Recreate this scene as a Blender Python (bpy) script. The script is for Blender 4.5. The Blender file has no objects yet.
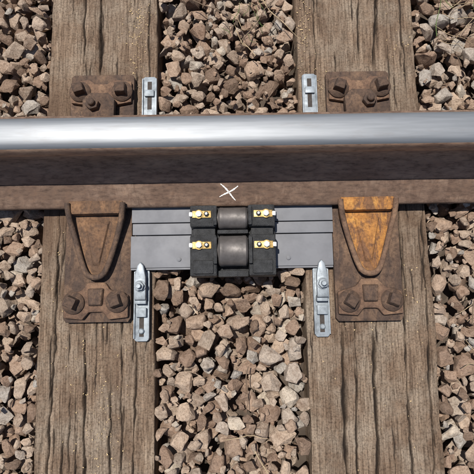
import bpy, bmesh, math, random
import numpy as np
from mathutils import Vector, Matrix, Euler
random.seed(7); rng=np.random.default_rng(11)
sc=bpy.context.scene
sc.view_settings.view_transform='Standard'; sc.view_settings.look='None'; sc.view_settings.exposure=0

# ---------------------------------------------------------------- node helpers
def newmat(name):
    m=bpy.data.materials.new(name); m.use_nodes=True
    nt=m.node_tree; b=nt.nodes['Principled BSDF']
    return m,nt,b
def N(nt,t,**k):
    n=nt.nodes.new(t)
    for a,v in k.items(): setattr(n,a,v)
    return n
def coords(nt,scale=(1,1,1)):
    tc=N(nt,'ShaderNodeTexCoord'); mp=N(nt,'ShaderNodeMapping')
    mp.inputs['Scale'].default_value=scale
    nt.links.new(tc.outputs['Object'],mp.inputs['Vector']); return mp.outputs['Vector']
def noise(nt,vec,scale,detail=5,rough=.6,dist=0):
    n=N(nt,'ShaderNodeTexNoise'); n.inputs['Scale'].default_value=scale
    n.inputs['Detail'].default_value=detail; n.inputs['Roughness'].default_value=rough
    n.inputs['Distortion'].default_value=dist
    nt.links.new(vec,n.inputs['Vector']); return n.outputs['Fac']
def ramp(nt,fac,stops):
    r=N(nt,'ShaderNodeValToRGB'); e=r.color_ramp.elements
    while len(e)<len(stops): e.new(.5)
    for i,(p,c) in enumerate(stops):
        e[i].position=p; e[i].color=(c if len(c)==4 else (*c,1)) if not isinstance(c,(int,float)) else (c,c,c,1)
    nt.links.new(fac,r.inputs['Fac']); return r.outputs['Color']
def mix(nt,fac,a,b,mode='MIX'):
    m=N(nt,'ShaderNodeMix',data_type='RGBA',blend_type=mode)
    for s,v in ((0,fac),(6,a),(7,b)):
        if hasattr(v,'is_output'): nt.links.new(v,m.inputs[s])
        else: m.inputs[s].default_value=v if s==0 else (*v,1)
    return m.outputs[2]
def bump(nt,b,h,strength,dist,prev=None):
    n=N(nt,'ShaderNodeBump'); n.inputs['Strength'].default_value=strength; n.inputs['Distance'].default_value=dist
    nt.links.new(h,n.inputs['Height'])
    if prev: nt.links.new(prev,n.inputs['Normal'])
    nt.links.new(n.outputs['Normal'],b.inputs['Normal']); return n.outputs['Normal']

def rust_mat(name,dark,mid,light,rough=.85,sc_=1.0,metal=0.0,bs=.7,stretch=(1,1,1),patch=None):
    m,nt,b=newmat(name); v=coords(nt,stretch)
    n1=noise(nt,v,22*sc_,6,.65); n2=noise(nt,v,150*sc_,5,.7); n3=noise(nt,v,600*sc_,2,.6)
    c=ramp(nt,n1,[(.3,dark),(.5,mid),(.7,light)])
    if patch:
        n4=noise(nt,coords(nt,(1.6,.6,1)),28,5,.7,.6)
        c=mix(nt,ramp(nt,n4,[(.46,0.0),(.58,.9)]),c,patch)
    c2=ramp(nt,n2,[(.3,(.42,.38,.36)),(.52,(1,1,1)),(.75,(1.35,1.28,1.15))])
    c=mix(nt,.85,c,c2,'MULTIPLY')
    nt.links.new(c,b.inputs['Base Color']); b.inputs['Roughness'].default_value=rough
    b.inputs['Metallic'].default_value=metal
    p=bump(nt,b,n2,bs,.0015); bump(nt,b,n3,bs*.6,.0005,p)
    return m
M_rust=rust_mat('rusty_iron',(.06,.036,.026),(.15,.088,.058),(.26,.16,.10),bs=.9)
M_rustdk=rust_mat('dark_rusty_iron',(.042,.027,.021),(.11,.068,.047),(.20,.125,.08),bs=.9,patch=(.07,.046,.036))
M_orange=rust_mat('orange_rust',(.20,.09,.035),(.42,.19,.05),(.60,.32,.085),patch=(.15,.075,.042))
M_orange2=rust_mat('brown_orange_rust',(.08,.045,.03),(.18,.10,.055),(.30,.17,.09),patch=(.11,.065,.042))
M_foot=rust_mat('rail_foot_rust',(.09,.056,.04),(.155,.10,.073),(.225,.155,.115),bs=.4,stretch=(.35,1,1),patch=(.12,.074,.053))
M_web=rust_mat('rail_web_rust_lightened',(.24,.14,.092),(.34,.21,.145),(.43,.285,.20),bs=.3,stretch=(.3,1,1))  # rust colour lightened to offset the shade under the rail head

def steel(name,col,rough,streak=(1,1,1),metal=1,dirt=.5,sc_=40):
    m,nt,b=newmat(name); v=coords(nt,streak)
    n1=noise(nt,v,sc_,6,.65); n2=noise(nt,v,sc_*8,4,.6)
    d=tuple(x*(1-dirt) for x in col)
    c=ramp(nt,n1,[(.35,d),(.6,col)])
    nt.links.new(c,b.inputs['Base Color']); b.inputs['Metallic'].default_value=metal
    r=ramp(nt,n1,[(.3,min(1,rough+.15)),(.7,rough-.05)]); nt.links.new(r,b.inputs['Roughness'])
    bump(nt,b,n2,.25,.0003); return m
M_galv=steel('galvanised_steel',(.33,.37,.41),.55,metal=.4,dirt=.4)
M_grey=steel('grey_painted_steel',(.20,.205,.225),.66,metal=.03,dirt=.16,sc_=18)
M_roller=steel('roller_steel',(.17,.155,.15),.48,metal=.4,dirt=.4)
M_brass=steel('yellow_passivated_steel',(.55,.37,.13),.42,metal=.4,dirt=.6,sc_=90)
M_bright=steel('bright_bolt_steel',(.7,.7,.7),.4,metal=.4,dirt=.35,sc_=120)
M_dark=steel('black_coated_iron',(.050,.051,.054),.40,metal=.1,dirt=.5,sc_=70)
for n in M_dark.node_tree.nodes:
    if n.type=='BUMP': n.inputs['Strength'].default_value=1; n.inputs['Distance'].default_value=.0022

def rail_mat():
    m,nt,b=newmat('rail_head_steel'); v=coords(nt,(.06,1,1)); v2=coords(nt,(.5,1,1))
    n1=noise(nt,v,170,4,.55); n0=noise(nt,v2,9,4,.5); n3=noise(nt,coords(nt,(.25,1,1)),60,5,.7)
    c=ramp(nt,n1,[(.3,(.215,.23,.25)),(.65,(.26,.275,.30))])
    c=mix(nt,ramp(nt,n3,[(.55,0.0),(.8,.3)]),c,(.17,.15,.135))
    nt.links.new(c,b.inputs['Base Color']); b.inputs['Metallic'].default_value=.5
    r=ramp(nt,n0,[(.35,.48),(.65,.53)]); nt.links.new(r,b.inputs['Roughness'])
    n2=noise(nt,v,400,3,.6); bump(nt,b,n2,.12,.0003)
    return m
M_head=rail_mat()

def wood_mat():
    m,nt,b=newmat('weathered_timber')
    v=coords(nt,(1,.04,1)); v2=coords(nt,(1,.3,1)); v3=coords(nt)
    g1=noise(nt,v,120,6,.7,.3); g2=noise(nt,v,420,4,.6); bl=noise(nt,v2,13,6,.65); bl2=noise(nt,v3,9,6,.65); sp=noise(nt,v3,240,4,.65)
    c=ramp(nt,g1,[(.30,(.095,.062,.042)),(.46,(.22,.155,.108)),(.60,(.30,.222,.160)),(.8,(.39,.30,.222))])
    c=mix(nt,ramp(nt,bl,[(.42,0.0),(.60,.7)]),c,(.145,.095,.064))
    c=mix(nt,ramp(nt,bl2,[(.45,0.0),(.64,.65)]),c,(.34,.285,.225))
    c=mix(nt,.8,c,ramp(nt,g2,[(.38,(.42,.39,.36)),(.55,(1,1,1))]),'MULTIPLY')
    c=mix(nt,.8,c,ramp(nt,sp,[(.34,(.42,.38,.35)),(.5,(1,1,1)),(.70,(1.3,1.24,1.17))]),'MULTIPLY')
    a=N(nt,'ShaderNodeAttribute',attribute_name='stain'); c=mix(nt,a.outputs['Fac'],c,(.105,.064,.042))
    a=N(nt,'ShaderNodeAttribute',attribute_name='crack'); c=mix(nt,a.outputs['Fac'],c,(.016,.010,.007))
    nt.links.new(c,b.inputs['Base Color']); b.inputs['Roughness'].default_value=.85
    b.inputs['Specular IOR Level'].default_value=.3
    p=bump(nt,b,g1,.9,.003); p=bump(nt,b,g2,.8,.0012,p); bump(nt,b,sp,.8,.0014,p)
    return m
M_wood=wood_mat()

def stone_mat():
    m,nt,b=newmat('ballast_stone'); v=coords(nt)
    a=N(nt,'ShaderNodeAttribute',attribute_name='rnd')
    c=ramp(nt,a.outputs['Fac'],[(0,(.22,.155,.115)),(.2,(.36,.25,.185)),(.4,(.47,.345,.26)),(.6,(.41,.33,.265)),(.8,(.56,.43,.33)),(.93,(.43,.40,.365)),(1,(.62,.53,.43))])
    n1=noise(nt,v,55,5,.6); n2=noise(nt,v,240,5,.7); n3=noise(nt,v,900,2,.6)
    c=mix(nt,.8,c,ramp(nt,n1,[(.3,(.58,.51,.46)),(.5,(1,1,1)),(.72,(1.15,1.12,1.07))]),'MULTIPLY')
    c=mix(nt,.9,c,ramp(nt,n2,[(.3,(.5,.46,.42)),(.52,(1,1,1)),(.75,(1.25,1.2,1.16))]),'MULTIPLY')
    nt.links.new(c,b.inputs['Base Color']); b.inputs['Roughness'].default_value=.9
    b.inputs['Specular IOR Level'].default_value=.25
    p=bump(nt,b,n1,.6,.006); p=bump(nt,b,n2,1.0,.0032,p); bump(nt,b,n3,.6,.0008,p)
    return m
M_stone=stone_mat()
def flat_mat(name,col,rough=.8,var=.3,sc_=60,trans=0):
    m,nt,b=newmat(name); v=coords(nt); n1=noise(nt,v,sc_,4,.6)
    c=ramp(nt,n1,[(.3,tuple(x*(1-var) for x in col)),(.7,tuple(min(1,x*(1+var)) for x in col))])
    nt.links.new(c,b.inputs['Base Color']); b.inputs['Roughness'].default_value=rough; return m
M_saw=flat_mat('sawdust_wood',(.62,.46,.25),sc_=200)
M_slot=flat_mat('dark_slot',(.05,.04,.035),sc_=200)  # dark strip laid on the clamp bar in place of a cut slot
M_straw=flat_mat('dry_straw',(.42,.32,.2)); M_twig=flat_mat('twig_bark',(.16,.11,.075))
M_leaf=flat_mat('green_leaf',(.10,.15,.045)); M_chalk=flat_mat('white_chalk',(.85,.85,.83),sc_=500,var=.12)

# ---------------------------------------------------------------- mesh helpers
def finish(me,angle=35):
    for p in me.polygons: p.use_smooth=True
    me.set_sharp_from_angle(angle=math.radians(angle))
def obj(name,me,mat,parent=None):
    o=bpy.data.objects.new(name,me); sc.collection.objects.link(o)
    if mat: me.materials.append(mat)
    if parent: o.parent=parent
    return o
def empty(name,loc=(0,0,0)):
    o=bpy.data.objects.new(name,None); o.empty_display_size=.02; sc.collection.objects.link(o); o.location=loc; return o
def prism(name,poly,z0,z1,mat,parent=None,bev=.0015,loc=(0,0,0),rot=(0,0,0),wob=0,segs=2,top_scale=1.0):
    bm=bmesh.new(); n=len(poly)
    cx=sum(p[0] for p in poly)/n; cy=sum(p[1] for p in poly)/n
    lo=[bm.verts.new((x,y,z0)) for x,y in poly]
    hi=[bm.verts.new((cx+(x-cx)*top_scale,cy+(y-cy)*top_scale,z1)) for x,y in poly]
    bm.faces.new(lo[::-1]); bm.faces.new(hi)
    for i in range(n): bm.faces.new((lo[i],lo[(i+1)%n],hi[(i+1)%n],hi[i]))
    bmesh.ops.recalc_face_normals(bm,faces=bm.faces)
    if bev>0:
        es=[e for e in bm.edges if e.is_manifold and e.calc_face_angle(0)>math.radians(25)]
        bmesh.ops.bevel(bm,geom=es,offset=bev,segments=segs,profile=.6,affect='EDGES',clamp_overlap=True)
    if wob>0:
        bmesh.ops.triangulate(bm,faces=[f for f in bm.faces if len(f.verts)>4])
        for v in bm.verts: v.co+=Vector((random.uniform(-1,1),random.uniform(-1,1),random.uniform(-1,1)))*wob
    me=bpy.data.meshes.new(name); bm.to_mesh(me); bm.free(); finish(me)
    o=obj(name,me,mat,parent); o.location=loc; o.rotation_euler=rot; return o
def box(name,x0,x1,y0,y1,z0,z1,mat,parent=None,bev=.0015,**k):
    cx,cy=(x0+x1)/2,(y0+y1)/2
    return prism(name,[(x0-cx,y0-cy),(x1-cx,y0-cy),(x1-cx,y1-cy),(x0-cx,y1-cy)],z0,z1,mat,parent,bev,loc=(cx,cy,0),**k)
def ngon(r,n,ph=0): return [(r*math.cos(2*math.pi*i/n+ph),r*math.sin(2*math.pi*i/n+ph)) for i in range(n)]
def lathe(name,prof,mat,parent=None,loc=(0,0,0),rot=(0,0,0),n=40):
    vs=[];fs=[]
    for r,z in prof:
        for i in range(n):
            a=2*math.pi*i/n; vs.append((r*math.cos(a),r*math.sin(a),z))
    k=len(prof)
    for j in range(k-1):
        for i in range(n):
            fs.append((j*n+i,j*n+(i+1)%n,(j+1)*n+(i+1)%n,(j+1)*n+i))
    fs.append(tuple(range(n))[::-1]); fs.append(tuple((k-1)*n+i for i in range(n)))
    me=bpy.data.meshes.new(name); me.from_pydata(vs,[],fs); me.update(); finish(me,30)
    o=obj(name,me,mat,parent); o.location=loc; o.rotation_euler=rot; return o
def tube(name,pts,r,mat,parent=None,res=6,loc=(0,0,0),radii=None,cyc=False):
    cu=bpy.data.curves.new(name,'CURVE'); cu.dimensions='3D'; cu.bevel_depth=r; cu.bevel_resolution=3; cu.use_fill_caps=True
    s=cu.splines.new('NURBS'); s.points.add(len(pts)-1)
    for i,p in enumerate(pts):
        s.points[i].co=(*p,1); s.points[i].radius=radii[i] if radii else 1
    s.use_endpoint_u=True; s.order_u=3; s.resolution_u=res
    t=bpy.data.objects.new('tmp',cu); sc.collection.objects.link(t)
    dg=bpy.context.evaluated_depsgraph_get(); me=bpy.data.meshes.new_from_object(t.evaluated_get(dg)); me.name=name
    bpy.data.objects.remove(t); bpy.data.curves.remove(cu); me.materials.clear(); finish(me,60)
    o=obj(name,me,mat,parent); o.location=loc; return o

def vn(x,y,seed=0):
    xi=np.floor(x).astype(np.int64); yi=np.floor(y).astype(np.int64); xf=x-xi; yf=y-yi
    def h(a,b):
        n=(a*374761393+b*668265263+seed*974634777)&0x7fffffff
        n=((n^(n>>13))*1274126177)&0x7fffffff
        return ((n^(n>>16))&0xffff)/65535.0
    u=xf*xf*(3-2*xf); w=yf*yf*(3-2*yf)
    return ((h(xi,yi)*(1-u)+h(xi+1,yi)*u)*(1-w)+(h(xi,yi+1)*(1-u)+h(xi+1,yi+1)*u)*w)*2-1
def fbm(x,y,seed=0,o=4):
    r=0;a=1;t=0
    for i in range(o): r=r+a*vn(x*2**i,y*2**i,seed+i*17); t+=a; a*=.5
    return r/t

# ---------------------------------------------------------------- sleepers
def sleeper(name,x0,x1,seed,cracks,stepx=.0014,stepy=.005):
    r=np.random.default_rng(seed)
    w=x1-x0; n=int(w/stepx); rad=.006
    prof=[]
    for z in np.linspace(-.15,-rad-.003,10): prof.append((0,z,-1,0))
    for a in np.linspace(0,90,5)[1:-1]:
        a=math.radians(a); prof.append((rad-rad*math.cos(a),-rad+rad*math.sin(a),-math.cos(a),math.sin(a)))
    for x in np.linspace(rad,w-rad,n): prof.append((x,0,0,1))
    for a in np.linspace(90,0,5)[1:-1]:
        a=math.radians(a); prof.append((w-rad+rad*math.cos(a),-rad+rad*math.sin(a),math.cos(a),math.sin(a)))
    for z in np.linspace(-rad-.003,-.15,10): prof.append((w,z,1,0))
    P=np.array(prof); ys=np.arange(-1.05,1.25,stepy); k=len(P); L=len(ys)
    X=np.repeat(P[:,0][None],L,0)+x0; Z=np.repeat(P[:,1][None],L,0); NX=np.repeat(P[:,2][None],L,0); NZ=np.repeat(P[:,3][None],L,0)
    Y=np.repeat(ys[:,None],k,1)
    U=X+Z*1.0*np.sign(NX-.001)
    h=.0012*fbm(U*90,Y*3,seed,4)+.0022*fbm(U*8,Y*5,seed+5,3)+.0007*fbm(U*300,Y*12,seed+9,2)+.0008*fbm(U*60,Y*40,seed+19,3)-.001
    edge=np.minimum(X-x0,x1-X)
    h-=np.clip(1-edge/.018,0,1)*(.007*np.clip(fbm(Y*12+seed,U*10,seed+3,4)+.18,0,1))
    C=np.zeros_like(X)
    cl=list(cracks)
    for i in range(60):
        yy=r.uniform(-1,1.1); cl.append((x0+r.uniform(.012,w-.012),yy,yy+r.uniform(.03,.24),r.uniform(.0005,.0012),r.uniform(.002,.005),r.uniform(-.03,.03)))
    for i,(cx,ya,yb,wd,dp,sl) in enumerate(cl):
        t=(Y-ya)/(yb-ya); env=np.clip(np.sin(np.clip(t,0,1)*math.pi)*2.2,0,1)
        px=cx+sl*(Y-ya)+.005*vn(Y*4+i*9.1,Y*0,seed+i)+.0024*vn(Y*24,Y*0+i,seed+i+50)+.0012*vn(Y*90,Y*0+i,seed+i+80)
        ww=wd*(.35+.75*env)*(1+.7*vn(Y*26,Y*0,seed+i+33))
        g=np.exp(-((X-px)/np.maximum(ww,.0005))**2)*env*(NZ>.5)
        h-=dp*g; C=np.maximum(C,g)
    X2=X+NX*h; Z2=Z+NZ*h
    X2+= .003*fbm(Y*3,Y*0,seed+70,3)*np.abs(NX)
    C=np.clip(C*1.1,0,1)
    co=np.stack([X2,Y,Z2],-1).reshape(-1,3)
    ii=np.arange(L-1)[:,None]*k+np.arange(k-1)[None]; ii=ii.ravel()
    F=np.stack([ii,ii+1,ii+k+1,ii+k],-1)
    me=bpy.data.meshes.new(name); me.from_pydata(co.tolist(),[],F.tolist())
    me.update()
    bm=bmesh.new(); bm.from_mesh(me); bm.verts.ensure_lookup_table()
    bm.faces.new([bm.verts[i] for i in range(k)]); bm.faces.new([bm.verts[(L-1)*k+i] for i in range(k)])
    bmesh.ops.recalc_face_normals(bm,faces=bm.faces); bm.to_mesh(me); bm.free()
    a=me.attributes.new('crack','FLOAT','POINT'); a.data.foreach_set('value',C.ravel().astype(np.float32))
    st=np.exp(-((Y-.26)/.24)**4)*(.40+.6*fbm(X*16,Y*9,seed+90,4))+.35*np.clip(fbm(X*30,Y*6,seed+95,4),0,1)
    st=np.clip(st,0,.85)
    a=me.attributes.new('stain','FLOAT','POINT'); a.data.foreach_set('value',st.ravel().astype(np.float32))
    for p in me.polygons: p.use_smooth=True
    return obj(name,me,M_wood)
sleeper('wooden_sleeper',-.44,-.18,3,[(-.315,.50,.90,.0028,.012,.0),(-.36,.53,1.0,.0014,.007,0),(-.235,-.6,.03,.0013,.006,.02),(-.41,-.5,.25,.0016,.007,.01),
    (-.33,-.55,-.05,.002,.009,-.02),(-.285,-.9,-.1,.0013,.006,.01),(-.20,.0,.8,.0012,.005,0),(-.375,-.9,-.2,.0014,.006,0),(-.255,-.4,.2,.0012,.005,0)])
sleeper('wooden_sleeper',.146,.432,8,[(.325,.53,.9,.0026,.011,.09),(.215,-.6,-.03,.0027,.011,.03),(.285,-.62,-.02,.0024,.010,.015),(.365,-.5,.3,.0014,.007,.0),
    (.40,-.5,.3,.0016,.007,.03),(.19,.46,.95,.0014,.006,0),(.25,-.5,-.1,.0013,.006,-.01),(.30,.55,.9,.0012,.006,0),(.405,.45,1,.0013,.005,0)])
sleeper('wooden_sleeper',-1.05,-.79,21,[],.004,.01)
sleeper('wooden_sleeper',.76,1.03,22,[],.004,.01)

# ---------------------------------------------------------------- rail
C0=.3235
half=[(0,.2100,'h'),(.012,.2096,'h'),(.021,.2082,'h'),(.0265,.2058,'h'),(.0302,.2015,'h'),(.0325,.196,'w'),(.0345,.186,'w'),(.0345,.170,'w'),(.0325,.1655,'w'),
 (.016,.158,'w'),(.0105,.150,'w'),(.0095,.13,'w'),(.0095,.10,'w'),(.0115,.086,'w'),(.0165,.076,'w'),(.026,.068,'w'),(.042,.0615,'w'),(.060,.0565,'w'),(.066,.0549,'r'),(.085,.049,'r'),(.103,.0435,'r'),(.1085,.041,'r'),(.1105,.0375,'r'),(.1105,.031,'r'),(.108,.0285,'r')]  # lightened web rust runs out to the shadow edge on the foot
ring=[(C0-y,z) for y,z,_ in half]+[(C0+min(y,.100) if y>.1 else C0+y,z) for y,z,_ in half[::-1][:-1]]
tags=[t for _,_,t in half]+[t for _,_,t in half[::-1][:-1]]
xs=np.linspace(-3,3,601); vs=[];fs=[];k=len(ring)
for x in xs:
    for j,(y,z) in enumerate(ring):
        if tags[j]!='h':
            y+=.0002*math.sin(x*37+j*1.3)+.00018*random.uniform(-1,1); z+=.00015*random.uniform(-1,1)
        vs.append((x,y,z))
mi=[]
for i in range(len(xs)-1):
    for j in range(k):
        j2=(j+1)%k; fs.append((i*k+j,i*k+j2,(i+1)*k+j2,(i+1)*k+j)); a,b=tags[j],tags[j2]
        mi.append(1 if a=='h' and b=='h' else (0 if 'r' in (a,b) else 2))
fs.append(tuple(range(k))); fs.append(tuple((len(xs)-1)*k+j for j in range(k))); mi+=[0,0]
me=bpy.data.meshes.new('rail'); me.from_pydata(vs,[],fs)
for mm in (M_foot,M_head,M_web): me.materials.append(mm)
me.polygons.foreach_set('material_index',mi); me.update()
bm=bmesh.new(); bm.from_mesh(me); bmesh.ops.recalc_face_normals(bm,faces=bm.faces); bm.to_mesh(me); bm.free(); finish(me,50)
rail=obj('rail',me,None)

def foot_z(y):
    d=C0-y; pts=[(a,b) for a,b,_ in half if a>.02 and b<.07]
    pts.sort()
    return float(np.interp(d,[p[0] for p in pts],[p[1] for p in pts]))
vs=[];fs=[]
def stroke(xa,ya,xb,yb,w):
    n=24; base=len(vs); dx,dy=xb-xa,yb-ya; l=math.hypot(dx,dy); nx,ny=-dy/l,dx/l
    for i in range(n+1):
        t=i/n; ww=w*(.35+.65*math.sin(math.pi*min(1,max(0,t*.9+.07))))*random.uniform(.6,1.25)
        bx=.0012*math.sin(t*5)
        for s in (-1,1):
            x=xa+dx*t+nx*(s*ww/2+bx); y=ya+dy*t+ny*(s*ww/2+bx); vs.append((x,y,foot_z(y)+.0009))
    for i in range(n): b=base+2*i; fs.append((b,b+2,b+3,b+1))
stroke(-.034,.259,-.001,.225,.0036)
stroke(.004,.254,-.036,.231,.0036)
me=bpy.data.meshes.new('chalk_cross'); me.from_pydata(vs,[],fs); obj('chalk_cross',me,M_chalk)

# ---------------------------------------------------------------- fastenings
def screw(name,x,y,z,par,sq=True,ang=0,mat=M_rustdk,s=1.1):
    t1,t2=random.uniform(-.06,.06),random.uniform(-.06,.06)
    lathe(name+'_flange',[(.0215*s,z),(.022*s,z+.003),(.020*s,z+.006),(.0135*s,z+.010),(.012*s,z+.0105)],mat,par,loc=(x,y,0),rot=(t1,t2,0),n=28)
    prism(name+'_head',ngon(.0165*s,4,math.pi/4) if sq else ngon(.0155*s,6),z+.008,z+.026*s,mat,par,.003,loc=(x,y,0),rot=(t1,t2,ang),wob=.0006,top_scale=.86)
def fastening(cx,hw,dz,interior,clipmat,seed,jaw=None):
    random.seed(seed)
    root=empty('rail_fastening',(cx,0,0)); g=root
    prism('base_plate',[(-hw,-.028+dz),(-hw+.006,-.036+dz),(hw-.006,-.036+dz),(hw,-.028+dz),(hw,.527),(hw-.006,.534),(-hw+.006,.534),(-hw,.527)],.001,.016,M_rustdk,g,.003,wob=.0004)
    prism('bolt_bar',[(-hw+.004,-.024),(-.028,-.028),(-.015,-.012),(.015,-.012),(.028,-.028),(hw-.004,-.024),(hw-.004,.024),(.030,.036),(.018,.052),(-.018,.052),(-.030,.036),(-hw+.004,.024)],.0155,.027,M_rust,g,.004,wob=.0005)
    prism('centre_boss',[(-.016,.0),(.016,.0),(.019,.04),(-.019,.04)],.026,.036,M_rustdk,g,.004,wob=.0005,top_scale=.8)
    screw('screw_1',-.047,.006+dz,.027,g,ang=random.uniform(-.6,.6)); screw('screw_2',.046,.007+dz,.027,g,ang=random.uniform(-.6,.6))
    prism('clip_tongue',[(-.060,.222),(-.0585,.190),(-.030,.095),(-.021,.066),(.021,.066),(.030,.095),(.0585,.190),(.060,.222)],.0155,.029,interior,g,.004,wob=.0005)
    prism('clip_jaw',[(-.062,.229),(-.062,.205),(-.052,.198),(.052,.198),(.062,.205),(.062,.229)],.028,.0485,jaw or interior,g,.004,wob=.0006,top_scale=.95)
    pts=[(-.060,.222,.052),(-.059,.20,.050),(-.050,.165,.038),(-.036,.115,.036),(-.024,.078,.036),(-.012,.062,.037),(.012,.062,.037),(.024,.078,.036),(.036,.115,.036),(.050,.165,.038),(.059,.20,.050),(.060,.222,.052)]
    tube('spring_clip',pts,.0062,clipmat,g)
    prism('tongue_rib',[(-.030,.19),(-.008,.085),(.008,.085),(.030,.19)],.028,.034,interior,g,.003,wob=.0004,top_scale=.8)
    prism('bolt_bar_far',[(-hw+.004,.462),(-.03,.455),(.03,.455),(hw-.004,.462),(hw-.004,.512),(.028,.518),(.014,.507),(-.014,.507),(-.028,.518),(-hw+.004,.512)],.0155,.027,M_rust,g,.004,wob=.0005)
    screw('screw_3',-.049,.487,.027,g,ang=random.uniform(-.6,.6)); screw('screw_4',.049,.487,.027,g,ang=random.uniform(-.6,.6))
    prism('clip_plate_far',[(-.036,.415),(.034,.415),(.036,.462),(.02,.478),(-.022,.478),(-.038,.462)],.027,.044,M_rustdk,g,.004,wob=.0006)
    return root,g
rt,g=fastening(-.306,.0735,.002,M_orange2,M_rustdk,1)
prism('nut_far',ngon(.0155,6,.3),.044,.058,M_rustdk,g,.002,loc=(-.012,.448,0)); lathe('stud_far',[(.008,.05),(.008,.066),(.006,.068)],M_rustdk,g,loc=(-.012,.448,0),n=20)
rt,g=fastening(.285,.0735,-.004,M_orange,M_rust,2)
prism('nut_far',ngon(.0155,6,.1),.044,.058,M_rustdk,g,.002,loc=(.015,.448,0)); lathe('stud_far',[(.008,.05),(.008,.066),(.006,.068)],M_rustdk,g,loc=(.015,.448,0),n=20)
fastening(-.92,.0735,0,M_orange2,M_rustdk,3); fastening(.895,.0735,0,M_orange2,M_rustdk,4)

# ---------------------------------------------------------------- galvanised clamp bars
def clamp(cx,y0,y1,seed,fx=0):
    random.seed(seed); g=empty('clamp_bar',(cx,0,0))
    w=.0155
    poly_n=[(-w,y0+.004),(-w+.004,y0),(w-.004,y0),(w,y0+.004),(w,.10),(-w,.10)]
    prism('bar_near',poly_n,.003,.0105,M_galv,g,.0012)
    prism('bar_far',[(fx-w,.42),(fx+w,.42),(fx+w,y1-.004),(fx+w-.004,y1),(fx-w+.004,y1),(fx-w,y1-.004)],.003,.0105,M_galv,g,.0012)
    prism('bar_middle',[(-w,.10),(w,.10),(fx+w,.42),(fx-w,.42)],.003,.0100,M_galv,g,.0012)
    prism('slot_far',[(fx-.005,.45),(fx+.005,.45),(fx+.005,y1-.012),(fx-.005,y1-.012)],.0104,.0110,M_slot,g,0)
    prism('slot_near',[(-.005,y0+.01),(.005,y0+.01),(.005,-.01),(-.005,-.01)],.0104,.0110,M_slot,g,0)
    for s in (-1,1):
        prism('flange_far',[(fx+s*w-.0015,.42),(fx+s*w+.0015,.42),(fx+s*w+.0015,y1-.006),(fx+s*w-.0015,y1-.006)],.003,.0155,M_galv,g,.0008)
        prism('flange_near',[(s*w-.0015,y0+.006),(s*w+.0015,y0+.006),(s*w+.0015,.075),(s*w-.0015,.075)],.003,.0150,M_galv,g,.0008)
    prism('locking_block_far',[(fx-.011,y1-.05),(fx+.011,y1-.05),(fx+.011,y1-.034),(fx-.011,y1-.034)],.0105,.017,M_galv,g,.002)
    prism('clamp_finger',[(-.013,.010),(.013,.010),(.0125,.062),(.007,.088),(.0,.096),(-.007,.088),(-.0125,.062)],.0245,.034,M_galv,g,.003,top_scale=.93)
    prism('finger_heel',[(-.012,.004),(.012,.004),(.012,.018),(-.012,.018)],.0105,.027,M_galv,g,.002)
    lathe('washer',[(.0125,.034),(.0125,.036),(.011,.0365)],M_galv,g,loc=(0,.042,0),n=28)
    prism('nut',ngon(.0105,6,.2),.036,.045,M_galv,g,.0012,loc=(0,.042,0))
    lathe('stud',[(.0055,.03),(.0055,.053),(.0045,.054)],M_galv,g,loc=(0,.042,0),n=20)
    prism('locking_block',[(-.0115,-.024),(.0115,-.024),(.0115,-.004),(-.0115,-.004)],.0105,.021,M_galv,g,.002)
    lathe('rivet',[(.006,.0104),(.006,.015),(.004,.017)],M_galv,g,loc=(0,y0+.022,0),n=20)
clamp(-.210,-.076,.530,5,.012); clamp(.182,-.072,.532,6,-.008)

# ---------------------------------------------------------------- grey support plates
g=empty('support_plate',(0,0,0))
def slab(n,x0,x1,y0,y1,z0,z1): box(n,x0,x1,y0,y1,z0,z1,M_grey,g,.0012)
slab('slab_rear',-.232,.212,.1815,.30,.0115,.0235)
slab('slab_middle',-.230,.212,.1545,.1795,.0115,.0225)
slab('slab_front',-.234,.210,.082,.1525,.0110,.0205)
slab('lip_front',-.234,.210,.0775,.0815,.006,.0175)
for x in (-.128,.112): 
    lathe('plate_screw',[(.005,.0204),(.005,.023),(.003,.024)],M_grey,g,loc=(x,.10,0),n=18)

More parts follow.
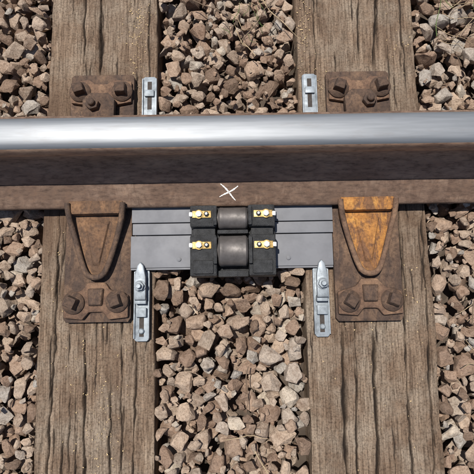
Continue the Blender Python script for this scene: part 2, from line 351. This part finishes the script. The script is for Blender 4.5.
# ---------------------------------------------------------------- roller unit
g=empty('roller_unit',(0,0,0))
cx=-.0085
box('base_tray',-.100,.084,.062,.211,.0,.030,M_dark,g,.004,wob=.0004)
def housing(n,x0,x1,y0,y1,z1):
    box(n,x0,x1,y0,y1,.028,z1,M_dark,g,.005,segs=3,wob=.0004,top_scale=.97)
for s,(xa,xb) in (('left',(-.100,-.042)),('right',(.024,.082))):
    housing('housing_upper_'+s,xa,xb,.163,.2115,.066)
    housing('housing_lower_'+s,xa,xb,.058,.148,.066)
    box('housing_web_'+s,xa+.006,xb-.004,.146,.165,.028,.052,M_dark,g,.003)
    box('cover_'+s,xa+.008,xb-.008,.064,.092,.064,.0715,M_dark,g,.003,wob=.0003)
    xo=xa if s=='left' else xb; d=1 if s=='left' else -1
    xi=xb if s=='left' else xa
    a,b=sorted((xi,xi-d*.008)); box('cheek_upper_'+s,a,b,.166,.208,.064,.073,M_dark,g,.0025); box('cheek_lower_'+s,a,b,.084,.142,.064,.075,M_dark,g,.0025)
    for yy,nn in ((.190,'u'),(.124,'l')):
        a,b=sorted((xo+d*.006,xo+d*.046)); 
        box('retainer_%s_%s'%(nn,s),a,b,yy-.0075,yy+.0075,.0655,.0695,M_brass,g,.001)
        a,b=sorted((xo-d*.001,xo+d*.007)); box('retainer_bend_%s_%s'%(nn,s),a,b,yy-.005,yy+.005,.060,.0715,M_bright,g,.002)
        lathe('washer_%s_%s'%(nn,s),[(.0095,.0694),(.0095,.0708),(.008,.0712)],M_brass,g,loc=(xo+d*.020,yy,0),n=24)
        prism('bolt_%s_%s'%(nn,s),ngon(.0068,6,random.random()),.071,.077,M_bright,g,.001,loc=(xo+d*.020,yy,0))
        prism('nut_%s_%s'%(nn,s),ngon(.0055,6,random.random()),.0695,.0745,M_dark,g,.001,loc=(xo+d*.036,yy,0))
        lathe('pin_%s_%s'%(nn,s),[(.0025,.0745),(.0025,.0785)],M_bright,g,loc=(xo+d*.036,yy,0),n=14)
def roller(n,y,z,r):
    L=.031
    prof=[(r*.55,-L-.004),(r*.6,-L),(r*.86,-L),(r*.93,-L+.0015),(r,-L+.004),(r,-L+.010),(r*.985,-L+.011),(r*.985,L-.011),(r,L-.010),(r,L-.004),(r*.93,L-.0015),(r*.86,L),(r*.6,L),(r*.55,L+.004)]
    lathe(n,prof,M_roller,g,loc=(cx,y,z),rot=(0,math.pi/2,0),n=56)
    lathe(n+'_axle',[(.008,-.05),(.008,.05)],M_galv,g,loc=(cx,y,z),rot=(0,math.pi/2,0),n=20)
roller('roller_upper',.183,.053,.0235); roller('roller_lower',.113,.050,.033)
box('front_bar',-.042,.024,.058,.072,.028,.050,M_dark,g,.004)
box('cross_bar',-.042,.024,.149,.158,.028,.060,M_dark,g,.003)

# ---------------------------------------------------------------- ballast
from mathutils import noise as mn
def make_stone(seed):
    r=np.random.default_rng(seed); bm=bmesh.new()
    ax=np.array([1,r.uniform(.68,.95),r.uniform(.5,.8)])
    n=int(r.integers(10,16))
    for i in range(n):
        v=r.normal(size=3); v/=np.linalg.norm(v)
        v=np.sign(v)*np.abs(v)**.8; v*=r.uniform(.85,1.05)/max(.9,np.linalg.norm(v))
        bm.verts.new(v*ax)
    res=bmesh.ops.convex_hull(bm,input=bm.verts)
    bad=[e for e in res['geom_interior'] if isinstance(e,bmesh.types.BMVert)]
    if bad: bmesh.ops.delete(bm,geom=bad,context='VERTS')
    for v in [v for v in bm.verts if not v.link_faces]: bm.verts.remove(v)
    bmesh.ops.dissolve_limit(bm,angle_limit=math.radians(14),verts=bm.verts,edges=bm.edges)
    bmesh.ops.bevel(bm,geom=list(bm.edges),offset=.07,segments=2,profile=.5,affect='EDGES',clamp_overlap=True)
    bmesh.ops.triangulate(bm,faces=bm.faces)
    le=[e for e in bm.edges if e.calc_length()>.45]
    bmesh.ops.subdivide_edges(bm,edges=le,cuts=1); bmesh.ops.triangulate(bm,faces=bm.faces)
    off=r.uniform(0,50,3)
    for v in bm.verts:
        d=mn.noise_vector(v.co*2.2+Vector(off))*.09+mn.noise_vector(v.co*6+Vector(off))*.045
        v.co+=d
    bmesh.ops.recalc_face_normals(bm,faces=bm.faces)
    bm.verts.ensure_lookup_table()
    V=np.array([v.co[:] for v in bm.verts]); F=np.array([[v.index for v in f.verts] for f in bm.faces]); bm.free()
    return V,F
stones=[make_stone(100+i) for i in range(36)]
RX0,RX1,RY0,RY1=-1.0,1.0,-.72,1.05; G=.005
nx=int((RX1-RX0)/G); ny=int((RY1-RY0)/G)
H=np.full((nx,ny),-.095)
gx=RX0+(np.arange(nx)+.5)*G; gy=RY0+(np.arange(ny)+.5)*G
for a,b in ((-.44,-.18),(.146,.432),(-1.05,-.79),(.76,1.03)):
    H[(gx>a+.003)&(gx<b-.003),:]=.5
allV=[];allF=[];allR=[];vo=0;count=0
def place(k,limit_fn,tries,smin,smax,pw=1.0):
    global vo,count
    for it in range(k):
        V,F=stones[rng.integers(len(stones))]
        s=smin+(smax-smin)*rng.random()**pw
        R=(Matrix.Rotation(rng.uniform(0,6.283),3,'Z')@Matrix.Rotation(rng.normal()*.5,3,'X')@Matrix.Rotation(rng.normal()*.5,3,'Y')@Matrix.Rotation(rng.uniform(0,6.283),3,'Z'))
        W=(V*s)@np.array(R).T
        ex=np.abs(W).max(0); a,b,c=ex*.93
        mx=int(a/G)+1; my=int(b/G)+1
        ox=np.arange(-mx,mx+1)*G; oy=np.arange(-my,my+1)*G
        q=1-(ox[:,None]/a)**2-(oy[None]/b)**2; msk=q>0; e=np.where(msk,np.sqrt(np.maximum(q,0))**.8*c,0)
        best=None
        for t in range(tries):
            i=rng.integers(mx,nx-mx-1); j=rng.integers(my,ny-my-1)
            sub=H[i-mx:i+mx+1,j-my:j+my+1]
            z=np.where(msk,sub+e,-9).max()
            if best is None or z<best[0]: best=(z,i,j)
        z,i,j=best; x=gx[i]; y=gy[j]
        if z+c>limit_fn(x,y): continue
        sub=H[i-mx:i+mx+1,j-my:j+my+1]; np.copyto(sub,np.maximum(sub,np.where(msk,z+e*.9,-9)))
        W=W+np.array([x,y,z-.06*c])
        allV.append(W); allF.append(F+vo); vo+=len(V); allR.append(np.full(len(V),rng.random())); count+=1
def lim(x,y):
    base=.012+.013*math.sin(x*7+1)*math.cos(y*5)
    if .07<y<.44 : base=min(base,0)
    if -.12<x<.10 and .04<y<.22: base=-.012
    return base
place(8000,lim,9,.017,.034,1.0)
place(3000,lim,7,.010,.018)
place(1500,lambda x,y:lim(x,y)+.002,7,.005,.010)
V=np.concatenate(allV); F=np.concatenate(allF); Rr=np.concatenate(allR)
me=bpy.data.meshes.new('ballast'); nF=len(F)
me.vertices.add(len(V)); me.vertices.foreach_set('co',V.astype(np.float32).ravel())
me.loops.add(nF*3); me.loops.foreach_set('vertex_index',F.astype(np.int32).ravel())
me.polygons.add(nF); me.polygons.foreach_set('loop_start',np.arange(0,nF*3,3,dtype=np.int32)); me.polygons.foreach_set('loop_total',np.full(nF,3,dtype=np.int32))
me.update(calc_edges=True); me.validate()
a=me.attributes.new('rnd','FLOAT','POINT'); a.data.foreach_set('value',Rr.astype(np.float32))
me.polygons.foreach_set('use_smooth',np.ones(nF,dtype=bool)); me.set_sharp_from_angle(angle=math.radians(24))
obj('ballast',me,M_stone)
print('STONES',count,'faces',nF)

def ground():
    m,nt,b=newmat('stony_ground'); v=coords(nt)
    vo_=N(nt,'ShaderNodeTexVoronoi'); vo_.inputs['Scale'].default_value=26; nt.links.new(v,vo_.inputs['Vector'])
    n=noise(nt,v,3,6,.6); c=ramp(nt,n,[(.3,(.05,.037,.028)),(.7,(.12,.09,.068))])
    nt.links.new(c,b.inputs['Base Color']); b.inputs['Roughness'].default_value=.95
    bump(nt,b,vo_.outputs['Distance'],.8,-.03)
    me=bpy.data.meshes.new('ground'); S=300
    me.from_pydata([(-S,-S,-.09),(S,-S,-.09),(S,S,-.09),(-S,S,-.09)],[],[(0,1,2,3)]); obj('ground',me,m)
ground()

# ---------------------------------------------------------------- sawdust
random.seed(5); vs=[];fs=[]
def flake(x,y,z,s):
    b=len(vs); a=random.uniform(0,6.28); l=s*random.uniform(.7,1.5); w=s*random.uniform(.4,.9); h=s*.5
    ca,sa=math.cos(a),math.sin(a); t=random.uniform(-.3,.3)
    for dx,dy,dz in ((-l,-w,0),(l,-w*.6,t*s),(l*.8,w,0),(-l*.9,w,t*s),(0,0,h)):
        vs.append((x+dx*ca-dy*sa,y+dx*sa+dy*ca,z+dz))
    fs.extend([(b,b+1,b+4),(b+1,b+2,b+4),(b+2,b+3,b+4),(b+3,b,b+4),(b+3,b+2,b+1,b)])
def cloud(x,y,sx,sy,n,xlo,xhi,s=.0009):
    for i in range(n):
        px=random.gauss(x,sx); py=random.gauss(y,sy)
        if xlo<px<xhi: flake(px,py,.0008,s*random.uniform(.5,1.7))
L=(-.435,-.184); Rr_=(.150,.428)
cloud(-.235,.60,.014,.09,130,*L); cloud(-.225,.69,.018,.03,60,*L); cloud(-.30,-.27,.03,.07,90,*L); cloud(-.34,-.15,.03,.08,40,*L)
cloud(-.27,-.12,.05,.1,40,*L); cloud(.17,.66,.010,.08,90,*Rr_); cloud(.21,.52,.03,.03,50,*Rr_); cloud(.30,-.2,.06,.12,40,*Rr_); cloud(.37,.05,.03,.06,25,*Rr_)
cloud(.40,.6,.02,.08,30,*Rr_); cloud(-.40,.1,.02,.1,30,*L); cloud(.23,.1,.01,.05,15,*Rr_)
me=bpy.data.meshes.new('sawdust'); me.from_pydata(vs,[],fs); obj('sawdust',me,M_saw)
# ---------------------------------------------------------------- twigs, straw, grass
def wig(x,y,ang,l,r,mat,name,par,z=.012,bend=.3):
    pts=[];a=ang
    for i in range(7):
        pts.append((x,y,z+.006*math.sin(i*1.1+x*30))); x+=math.cos(a)*l/6; y+=math.sin(a)*l/6; a+=random.uniform(-bend,bend)
    tube(name,pts,r,mat,par,radii=[1,1,.95,.85,.75,.6,.35],res=4)
random.seed(12)
g=empty('dry_twigs')
for i,(x,y,a,l,r) in enumerate([(.01,.60,.9,.16,.0016),(.06,.74,-1.2,.16,.0013),(-.10,.72,-.4,.14,.0012),(.05,.57,2.2,.10,.001),(.02,-.13,-1.9,.10,.0012),(-.03,-.28,.3,.09,.0011),(.50,-.05,1.3,.15,.0014),(.03,-.30,-1.1,.15,.0014)]):
    wig(x,y,a,l,r,M_twig if i%2==0 else M_straw,'twig_%d'%i,g,z=.02)
g=empty('dry_grass')
for i in range(34):
    wig(random.uniform(.47,.62),random.uniform(.60,.84),random.uniform(-.6,.9)+(1.2 if i%3==0 else 0),random.uniform(.05,.13),random.uniform(.0005,.001),M_straw if i%3 else M_leaf,'blade_%d'%i,g,z=random.uniform(.012,.035),bend=.22)
for i in range(24):
    wig(random.uniform(-.02,.09),random.uniform(.62,.80),random.uniform(-1.5,2.2),random.uniform(.03,.08),random.uniform(.0005,.0009),M_straw if i%2 else M_leaf,'blade_%d'%(i+40),g,z=random.uniform(.012,.03))
for i in range(8):
    wig(random.uniform(.46,.56),random.uniform(-.35,.2),random.uniform(-1,1.2),random.uniform(.05,.10),random.uniform(.0006,.001),M_straw,'blade_%d'%(i+80),g,z=random.uniform(.012,.025))

# ---------------------------------------------------------------- light, sky, camera
el=math.radians(74); az=math.radians(-42)
d=Vector((math.sin(az)*math.cos(el),math.cos(az)*math.cos(el),math.sin(el)))
sl=bpy.data.lights.new('sun','SUN'); sl.energy=4.8; sl.angle=math.radians(.53); sl.color=(1,.95,.87)
so=bpy.data.objects.new('sun',sl); sc.collection.objects.link(so); so.rotation_euler=d.to_track_quat('Z','Y').to_euler(); so.location=d*5
w=bpy.data.worlds.new('World'); sc.world=w; w.use_nodes=True; nt=w.node_tree
sk=nt.nodes.new('ShaderNodeTexSky'); sk.sky_type='NISHITA'; sk.sun_disc=False; sk.sun_elevation=el; sk.sun_rotation=az
bg=nt.nodes['Background']; bg.inputs['Strength'].default_value=.07; nt.links.new(sk.outputs['Color'],bg.inputs['Color'])
cam=bpy.data.cameras.new('camera'); co=bpy.data.objects.new('camera',cam); sc.collection.objects.link(co); sc.camera=co
cam.sensor_width=36; cam.lens=36; cam.clip_end=1000; cam.clip_start=.01
co.matrix_world=Matrix.Translation((0,0,1.055))@Matrix.Rotation(math.radians(8.1),4,'X')@Matrix.Rotation(math.radians(-.9),4,'Z')
